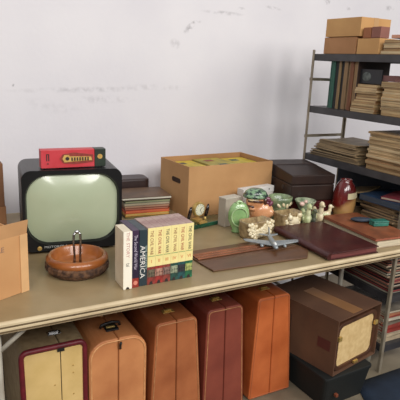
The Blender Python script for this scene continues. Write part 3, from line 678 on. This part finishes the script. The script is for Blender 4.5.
# ------------------------------------------------------------------ suitcases under the table
def suitcase(label, x0, x1, b0, b1, h, r, m, trim, L=.5, y=1.70, seam=.5, hw='latch', facem=None, rz=0, botr=.012, wide=.0045):
    """x0..x1 top width, b0..b1 bottom width (trapezoid), rounded top corners, long axis going back"""
    cx = (b0+b1)/2
    t = thing('suitcase', label, 'suitcase', (cx, y, .001), rz)
    X0, X1, B0, B1 = x0-cx, x1-cx, b0-cx, b1-cx
    base = rrect(0, 0, 1, 1, .0001, 1)
    def outline(ins=0.0, n=6):
        pts = []
        def lerp(a, c, z): return a+(c-a)*(z/h)
        rr = max(r-ins, .003); br = max(botr-ins, .002)
        for (side, top, a0) in (('R', 0, -90), ('R', 1, 0), ('L', 1, 90), ('L', 0, 180)):
            rad = rr if top else br
            for k in range(n+1):
                a = math.radians(a0+90*k/n)
                z = (h-ins-rad if top else ins+rad)+rad*math.sin(a)
                ex = lerp(B1, X1, z)-ins if side == 'R' else lerp(B0, X0, z)+ins
                x = ex-rad+rad*math.cos(a) if side == 'R' else ex+rad+rad*math.cos(a)
                pts.append((x, z))
        return pts
    sx = X0+(X1-X0)*seam; sb = B0+(B1-B0)*seam
    full = outline()
    def half(sgn):
        zs = []
        pts = [p for p in full if (p[0]-(sb+(sx-sb)*p[1]/h))*sgn > .0015]
        a = (sx+sgn*.0012, h); c = (sb+sgn*.0012, 0)
        if sgn > 0: i = max(range(len(pts)), key=lambda q: 0); pts = pts+[a, c]
        else: pts = [c, a]+pts if False else [a]+pts+[c]
        return pts
    for sgn in (1, -1):
        b = MB(); b.prism(half(sgn), 0, L, axis='y'); b.build('shell', m, t, bevel=.006, seg=3, angle=60)
    if facem:
        ins = outline(.014)
        for sgn in (1, -1):
            pts = [p for p in ins if (p[0]-(sb+(sx-sb)*p[1]/h))*sgn > .002]
            a = (sx+sgn*.0015, h-.014); c = (sb+sgn*.0015, .014)
            pts = pts+[a, c] if sgn > 0 else [a]+pts+[c]
            MB().prism(pts, -.0025, -.0003, axis='y').build('end_panel', facem, t, bevel=.0008)
    b = MB(); loop = outline(.007 if facem else .009); b.tube([(p[0], -.0005, p[1]) for p in loop], wide, 6, closed=True); b.build('piping', trim, t, smooth=True)
    # hardware on top
    lt = MB().box(sx-.028, .07, h+.0003, sx+.022, .098, h+.004).build('latch', brass if hw != 'steel' else steel, t, bevel=.001)
    MB().box(sx-.022, .078, h+.004, sx+.012, .09, h+.011).build('hasp', brass if hw != 'steel' else steel, lt, bevel=.001)
    b = MB(); b.box(sx-.02, L-.12, h+.0003, sx+.018, L-.09, h+.004); b.box(sx-.016, L-.116, h+.004, sx+.006, L-.094, h+.009)
    b.build('latch', brass if hw != 'steel' else steel, t, bevel=.001)
    b = MB(); b.tube([(sx-.01, L*.36, h+.003), (sx-.01, L*.38, h+.02), (sx-.01, L*.46, h+.028), (sx-.01, L*.58, h+.028), (sx-.01, L*.64, h+.02), (sx-.01, L*.66, h+.003)], .008, 8)
    b.build('handle', trim, t, smooth=True)
    return t, sx, sb
cream_l = mat('cream_vinyl', (220, 188, 126), .5, (206, 174, 110), scale=10, bump=.1)
taupe = mat('taupe_cloth', (150, 130, 98), .7, (130, 110, 80), scale=30)
burg = mat('burgundy_binding', (112, 26, 38), .45, (88, 18, 28), scale=30)
t1, sx, sb = suitcase('cream suitcase with burgundy binding, leftmost under the table', .243, .484, .25, .484, .497, .03, taupe, burg, facem=cream_l, hw='steel', seam=.6, wide=.0105)
b = MB(); b.box(sx-.012, -.008, .470, sx+.014, -.0028, .490); b.build('front_catch', black, t1, bevel=.001)
b = MB()
for (u, v) in ((.05, .40), (.05, .37), (-.018, .335), (.05, .28)): b.lathe([(0, 0), (.003, 0), (.0025, .002), (0, .0025)], 8, mtx=Matrix.Translation((sx+u-.005, -.0025, v)) @ Matrix.Rotation(PI/2, 4, 'X'))
b.build('rivets', brass, t1)
tanl = mat('tan_leather', (204, 138, 88), .45, (180, 114, 70), scale=6, detail=6, bump=.15)
tans = mat('tan_stitching', (226, 170, 116), .5, (200, 140, 90), scale=30)
suitcase('tan leather suitcase with strongly rounded top, second from the left under the table', .492, .728, .494, .728, .468, .072, tanl, tans, hw='latch', wide=.003)
t2 = bpy.context.scene.collection.objects['suitcase.001'] if 'suitcase.001' in bpy.data.objects else None
if t2:
    MB().box(-.03, .06, .4685, .022, .115, .476).build('handle_plate', black, t2, bevel=.002)
    MB().tube([(-.045, .09, .474), (-.04, .09, .487), (.0, .09, .494), (.03, .09, .487), (.035, .09, .474)], .006, 8).build('buckle', black, t2, smooth=True)
    MB().tube([(.004, -.012, .455), (.004, -.006, .440), (.004, -.004, .425)], .005, 8).build('front_strap', black, t2, smooth=True)
orl = mat('saddle_leather', (178, 108, 66), .42, (150, 84, 48), scale=6, detail=6, bump=.12)
ors = mat('pale_piping', (190, 136, 92), .5, (160, 104, 66), scale=30)
suitcase('saddle brown suitcase with tapering sides, middle of the five under the table', .765, .950, .745, .992, .492, .024, orl, ors, wide=.0022)
rdl = mat('oxblood_leather', (140, 70, 54), .42, (120, 56, 44), scale=6, detail=6, bump=.12)
suitcase('reddish brown suitcase, second from the right under the table', .998, 1.176, .997, 1.212, .503, .026, rdl, ors, wide=.0022)
col = mat('orange_leather', (198, 108, 58), .4, (172, 86, 42), scale=6, detail=6, bump=.12)
suitcase('bright orange-brown suitcase, rightmost of the row and beside the dark bin', 1.256, 1.430, 1.240, 1.478, .508, .02, col, mat('orange_piping', (180, 100, 60), .5), wide=.002)

# ------------------------------------------------------------------ dark bin, carton with framed case
bn = thing('storage_bin', 'low dark green-black bin on the floor under the cardboard box', 'bin', (1.505, 1.49, .001), math.radians(2))
binm = mat('dark_green_plastic', (16, 20, 19), .7, (12, 15, 14), scale=6)
b = MB(); A_ = rrect(.02, .02, .27, .40, .02, 3); B_ = rrect(.0, .0, .29, .42, .02, 3)
a1 = b._v([(u, v, 0) for u, v in A_]); a2 = b._v([(u, v, .145) for u, v in B_]); b.face(a1[::-1]); b.face(a2)
for i in range(len(a1)): j = (i+1) % len(a1); b.face([a1[i], a1[j], a2[j], a2[i]])
b.build('bin_body', binm, bn)
MB().prism(rrect(-.004, -.004, .294, .424, .02, 3), .146, .163).build('lid', binm, bn, bevel=.003)
MB().box(.06, -.012, .06, .075, .004, .075).build('clasp', mat('rust_clasp', (120, 60, 36), .6), bn, bevel=.002)
cb = thing('cardboard_box', 'brown cardboard box lying on its side on the dark bin under the table', 'box', (1.545, 1.497, .1655), math.radians(11))
cw, cdp, ch, ct = .335, .42, .272, .005
cbd = mat('worn_brown_cardboard', (100, 68, 46), .85, (84, 55, 37), scale=5, bump=.1)
b = MB(); b.box(0, 0, 0, cw, cdp, ct); b.box(0, 0, ch-ct, cw, cdp, ch); b.box(0, 0, ct, ct, cdp, ch-ct); b.box(cw-ct, 0, ct, cw, cdp, ch-ct); b.box(ct, cdp-ct, ct, cw-ct, cdp, ch-ct)
b.build('carton_body', cbd, cb)
MB().box(cw*.36, .01, ch+.0003, cw*.58, .30, ch+.001).build('packing_tape', mat('packing_tape', (150, 108, 72), .4), cb)
MB().box(-.0012, .03, .11, -.0002, .10, .16).build('printed_mark', mat('red_print', (84, 36, 28), .7), cb)
MB().box(-.0012, .26, .11, -.0002, .262, .20).build('printed_line', dark_ink, cb)
MB().box(-.0012, .33, .11, -.0002, .332, .20).build('printed_line', dark_ink, cb)
fcx = thing('framed_case', 'cream panelled case with brown frame and metal clasps inside the lying cardboard box', 'case', (1.545+.0, 1.497, .1715), math.radians(11))
frm = mat('brown_frame', (86, 54, 36), .4, (64, 40, 28), scale=14)
b = MB(); oo = rrect(.016, .0, .326, .238, .04, 6); ii = rrect(.034, .018, .308, .220, .03, 6)
O0 = b._v([(u, .010, v) for u, v in oo]); O1 = b._v([(u, .30, v) for u, v in oo]); I0 = b._v([(u, .010, v) for u, v in ii]); I1 = b._v([(u, .026, v) for u, v in ii])
for A, B in ((O0, O1), (O0, I0), (I0, I1)):
    for i in range(len(A)): j = (i+1) % len(A); b.face([A[i], A[j], B[j], B[i]])
b.face(O1)
b.build('frame', frm, fcx, bevel=.002)
MB().prism(ii, .018, .025, axis='y').build('panel', mat('cream_weave', (220, 190, 136), .7, (204, 172, 118), scale=40), fcx)
for zz in (.16,): 
    MB().box(.018, -.002, zz, .040, .009, zz+.02).build('clasp', brass, fcx, bevel=.001)
    MB().box(.300, -.002, zz, .322, .009, zz+.02).build('clasp', brass, fcx, bevel=.001)
MB().box(.16, -.002, .003, .19, .009, .015).build('clasp', brass, fcx, bevel=.001)

# plastic bag wedged beside it
pbm = mat('clear_plastic', (190, 186, 170), .2, (150, 146, 130), scale=20, alpha=.45)
b = MB(); nn = 10
g = {}
for i in range(nn+1):
    for j in range(nn+1):
        a = 2*PI*i/nn; z = j/nn
        r = .028*(.6+.5*math.sin(PI*min(1, z*1.05)))*(1+.35*math.sin(3*a+5*z)+.2*random.random())
        g[i % nn, j] = None
for j in range(nn+1):
    for i in range(nn):
        a = 2*PI*i/nn; z = j/nn; r = .021*(.6+.5*math.sin(PI*z))*(1+.2*math.sin(3*a+7*z)+.2*random.random())
        g[i, j] = b.bm.verts.new((r*math.cos(a), r*1.5*math.sin(a), z*.20))
for j in range(nn):
    for i in range(nn): b.face([g[i, j], g[(i+1) % nn, j], g[(i+1) % nn, j+1], g[i, j+1]])
b.face([g[i, 0] for i in range(nn)][::-1]); b.face([g[i, nn] for i in range(nn)])
tag(b.build('plastic_bag', pbm, loc=(1.932, 1.66, .001), smooth=True), 'crumpled clear plastic bag between the lying box and the shelving post', 'bag')
bpy.data.objects['plastic_bag'].location = (1.932, 1.66, .001)
bpy.data.objects['plastic_bag'].scale = (1, 1, 1.9)

# blue tarp on floor
b = MB(); nx, ny = 16, 10
poly = lambda u, v: (1.70+u*1.0+.0*v, 1.575-v*.8-.0*u)
g = [[b.bm.verts.new((1.80+u*.9-.42*v, 1.590-v*.85, .004+.004*math.sin(9*u+5*v)*math.sin(7*v))) for u in [i/nx for i in range(nx+1)]] for v in [j/ny for j in range(ny+1)]]
for j in range(ny):
    for i in range(nx): b.face([g[j][i], g[j+1][i], g[j+1][i+1], g[j][i+1]])
o = b.build('floor_mat', mat('navy_fabric', (26, 40, 58), .8, (18, 30, 46), scale=9), smooth=True)
sl = o.modifiers.new('solid', 'SOLIDIFY'); sl.thickness = .003
tag(o, 'dark blue mat on the floor in front of the shelving', 'mat')

# dark box put in to fill the dim gap at left under the table
cr = thing('storage_bin', 'black box with grey-green top put in behind the left table leg', 'bin', (.44, 2.23, .001))
MB().box(-.25, 0, 0, .13, .25, .34).build('bin_body', black, cr, bevel=.005)
MB().box(-.255, -.005, .3405, .135, .255, .48).build('lid', mat('grey_green_plastic', (96, 108, 96), .5), cr, bevel=.005)

# ------------------------------------------------------------------ things on the shelves
def carton(label, x, y, z, sx, sy, sz, m=cardb, tape=True, rz=0):
    t = thing('cardboard_box', label, 'box', (x, y, z+.001), rz)
    MB().box(0, 0, 0, sx, sy, sz).build('carton_body', m, t, bevel=.0015)
    if tape: MB().box(sx*.42, -.0008, sz-.05, sx*.58, sy+.0008, sz+.0008).build('packing_tape', mat('shelf_tape', (190, 150, 104), .35), t)
    return t
L1, L2, L3, L4, L5, L6 = LEV
cA = mat('shelf_cardboard', (172, 126, 86), .85, (156, 112, 74), scale=5)
cB = mat('shelf_cardboard_warm', (196, 152, 98), .85, (180, 136, 86), scale=5)
carton('flattened lower cardboard box at the far end of the top shelf', 1.992, 2.045, L1, .20, .24, .085, cA)
carton('upper cardboard box at the far end of the top shelf, highest in the photo', 1.986, 2.02, L1+.087, .205, .255, .092, cB)
carton('wide low cardboard box in the middle of the top shelf', 1.99, 1.89, L1, .17, .145, .075, cB, rz=0)
carton('small square brown box on the low box of the top shelf', 1.995, 1.958, L1+.077, .05, .05, .05, mat('small_box_brown', (158, 100, 66), .8), tape=False)
carton('small pinkish-brown box beside the small square one on the top shelf', 1.995, 1.895, L1+.077, .06, .058, .052, mat('small_box_pink', (140, 92, 80), .8), tape=False)
pile('envelope_stack', 2.10, 1.75, L1+.001, .22, .25, shades(5, TAN, .013), 'tan folder in the stack at the near end of the top shelf', 'folder', 'folders at the near end of the top shelf', topl='topmost tan folder at the near end of the top shelf')
carton('shallow salmon tray lying on the folders of the top shelf', 2.0, 1.66, L1+.073, .2, .17, .016, mat('salmon_board', (206, 150, 124), .7), tape=False)

# level 2 : upright records, boxed stacks
cols = [(40, 84, 72), (52, 100, 84), (40, 40, 42), (150, 128, 88), (34, 32, 34), (120, 96, 66), (46, 44, 44), (128, 80, 52), (60, 44, 38)]
yy = 2.335
lab = ['dark green upright album at the far end of the second shelf', 'lighter green upright album on the second shelf', 'black upright album right of the green ones on the second shelf', 'beige upright album on the second shelf', 'thin black upright album beyond the beige one on the second shelf', 'tan upright album on the second shelf', 'charcoal upright album on the second shelf', 'reddish-brown upright album on the second shelf', 'dark brown upright album nearest the paper stacks on the second shelf']
yy = 2.225
for k, c in enumerate(cols):
    t = .016+.006*(k % 3)
    o = volume('record_album', .225+.01*(k % 2), .25, t, c, c if k in (0, 1, 2, 4, 7) else (150, 120, 84)); yy -= t+.0008
    o.rotation_euler = (PI/2, PI/2, 0); o.rotation_euler = Euler((math.radians(-90), 0, math.radians(0)))
    o.location = (2.115, yy+.0, L2+.002+.125)
    tag(o, lab[k], 'album', 'upright albums on the second shelf')
low_end = yy
zt = pile('paper_folder', 2.115, 1.955, L2+.001, .25, .165, shades(6, TAN, .008), 'tan folder at the bottom of the middle stack on the second shelf', 'folder', 'lower folders of the middle stack, second shelf', rj=.02, jit=.002)
zt = pile('paper_folder', 2.12, 1.95, zt, .245, .15, shades(7, TAN+[(120, 88, 60)], .012), 'tan or brown folder in the upper middle stack on the second shelf', 'folder', 'upper folders of the middle stack, second shelf', rj=.03, jit=.004)
fr = thing('picture_box', 'dark picture board leaning behind the middle stack on the second shelf', 'picture', (2.02, 1.875, zt+.004), math.radians(0))
MB().box(0, 0, 0, .008, .155, .07).build('board', mat('black_board', (34, 34, 38), .5), fr, bevel=.001)
MB().ell((-.0005, .10, .034), (.001, .03, .022)).build('picture', mat('grey_print', (96, 104, 100), .5, (50, 56, 54), scale=40), fr)
zt = pile('paper_folder', 2.115, 1.735, L2+.001, .25, .215, shades(13, TAN[:3]+[(210, 172, 120)], .0125), 'tan folder in the tall near-end stack on the second shelf', 'folder', 'folders of the near stack, second shelf', rj=.015, jit=.003, topl='topmost tan folder of the near stack on the second shelf')
carton('small mauve-brown box on the near folder stack of the second shelf', 2.03, 1.80, zt, .15, .09, .028, mat('mauve_board', (126, 88, 84), .7), tape=False)

# level 3 : loose sagging papers, tall tan stack
zt = L3+.001
GREYT = [(120, 104, 84), (138, 118, 90), (106, 92, 76), (150, 128, 96), (86, 76, 64)]
for k in range(15):
    t = random.uniform(.004, .008); c = random.choice(GREYT)
    o = volume('newspaper', .25, .38-.008*k, t, c, (176, 150, 112), bend=.010 if k > 4 else 0, curl=0)
    o.location = (2.12+random.uniform(-.008, .008), 2.130-.002*k+random.uniform(-.011, .011), zt+(.0 if k > 4 else 0)); o.rotation_euler.z = random.uniform(-.06, .06)
    tag(o, 'worn grey-brown newspaper in the loose pile, third shelf' if k < 14 else 'topmost curled newspaper of the loose pile on the third shelf', 'newspaper', 'newspapers in the loose pile, third shelf'); zt += t+.0006
zt = pile('paper_folder', 2.11, 1.755, L3+.001, .25, .26, shades(14, TAN, .0135), 'tan folder in the tall stack at the near end of the third shelf', 'folder', 'folders of the tall stack, third shelf', rj=.03, jit=.006, bend=.0, topl='brown-covered topmost folder of the tall stack on the third shelf')

# level 4 : beside the table top
LV4 = [(70, 56, 48), (110, 90, 66), (60, 50, 52), (150, 122, 86), (90, 40, 40)]
zt = pile('magazine', 2.12, 1.77, L4+.001, .245, .24, [(.012, random.choice(LV4), (150, 124, 90)) for _ in range(10)], 'dark-covered magazine in the stack level with the table top', 'magazine', 'magazines level with the table top', rj=.10, jit=.008)
o = volume('ring_binder', .24, .26, .03, (30, 56, 84), (60, 70, 84)); o.location = (2.10, 1.755, zt+.002); o.rotation_euler.z = .05
tag(o, 'dark blue binder on the magazine stack level with the table top', 'binder')
o = volume('magazine', .20, .15, .012, (120, 40, 50), (190, 170, 150), bend=0); o.location = (2.10, 1.71, zt+.034); o.rotation_euler.z = .35
tag(o, 'crimson magazine lying on the dark blue binder', 'magazine')
zt = pile('magazine', 2.125, 2.08, L4+.001, .24, .29, [(.010, random.choice(LV4), (140, 116, 86)) for _ in range(6)], 'magazine in the pile behind the red-brown vase', 'magazine', 'magazines behind the vase', rj=.12, jit=.01)
for k, (a, tilt) in enumerate(((.25, .22), (.1, .12))):
    o = volume('magazine', .17, .22, .010, (128, 104, 74), (176, 150, 108), bend=.01); o.location = (2.10, 2.04-.03*k, zt+.045-.035*k+.01); o.rotation_euler = (-tilt, -.05, a)
    tag(o, ('upper splayed tan magazine leaning behind the vase', 'lower splayed tan magazine leaning behind the vase')[k], 'magazine')

db = thing('dark_backing_board', 'long dark blue board added at the back of the shelf level with the table', 'box', (2.205+.035, 1.66, L4+.001))  # added dark board, keeps the bright wall from showing under the shelf
MB().box(-.001, 0, 0, .013, .672, .235).build('box_body', mat('midnight_board', (30, 40, 54), .7, (22, 30, 42), scale=9), db, bevel=.002)

# level 5 : records under the table level
REC = [(40, 36, 38), (60, 30, 34), (90, 84, 70), (36, 48, 46), (120, 50, 44), (54, 48, 44), (30, 30, 32)]
zt = L5+.001
recl = [(206, 180, 150), (150, 60, 60), (190, 180, 160), (60, 60, 56), (180, 120, 100)]
for k in range(15):
    t = random.uniform(.009, .0135); o = volume('record_album', .24, .40-.004*k, t, random.choice(REC), random.choice(recl))
    o.location = (2.118+random.uniform(-.006, .006), 1.83+random.uniform(-.012, .012), zt); o.rotation_euler.z = random.uniform(-.04, .04)
    tag(o, 'record album in the dark stack just below table height on the shelving', 'album', 'record albums on the fifth shelf'); zt += t+.0005
# level 6
MAGS = [(150, 60, 50), (190, 170, 140), (60, 56, 60), (200, 190, 170), (120, 110, 96), (170, 110, 80)]
zt = pile('magazine', 2.12, 1.80, L6+.001, .25, .34, [(random.uniform(.008, .013), random.choice(MAGS), (206, 190, 164)) for _ in range(15)], 'colourful magazine in the bottom stack of the shelving', 'magazine', 'magazines on the bottom shelf', rj=.05, jit=.008, topl='grey topmost magazine of the bottom shelf stack')
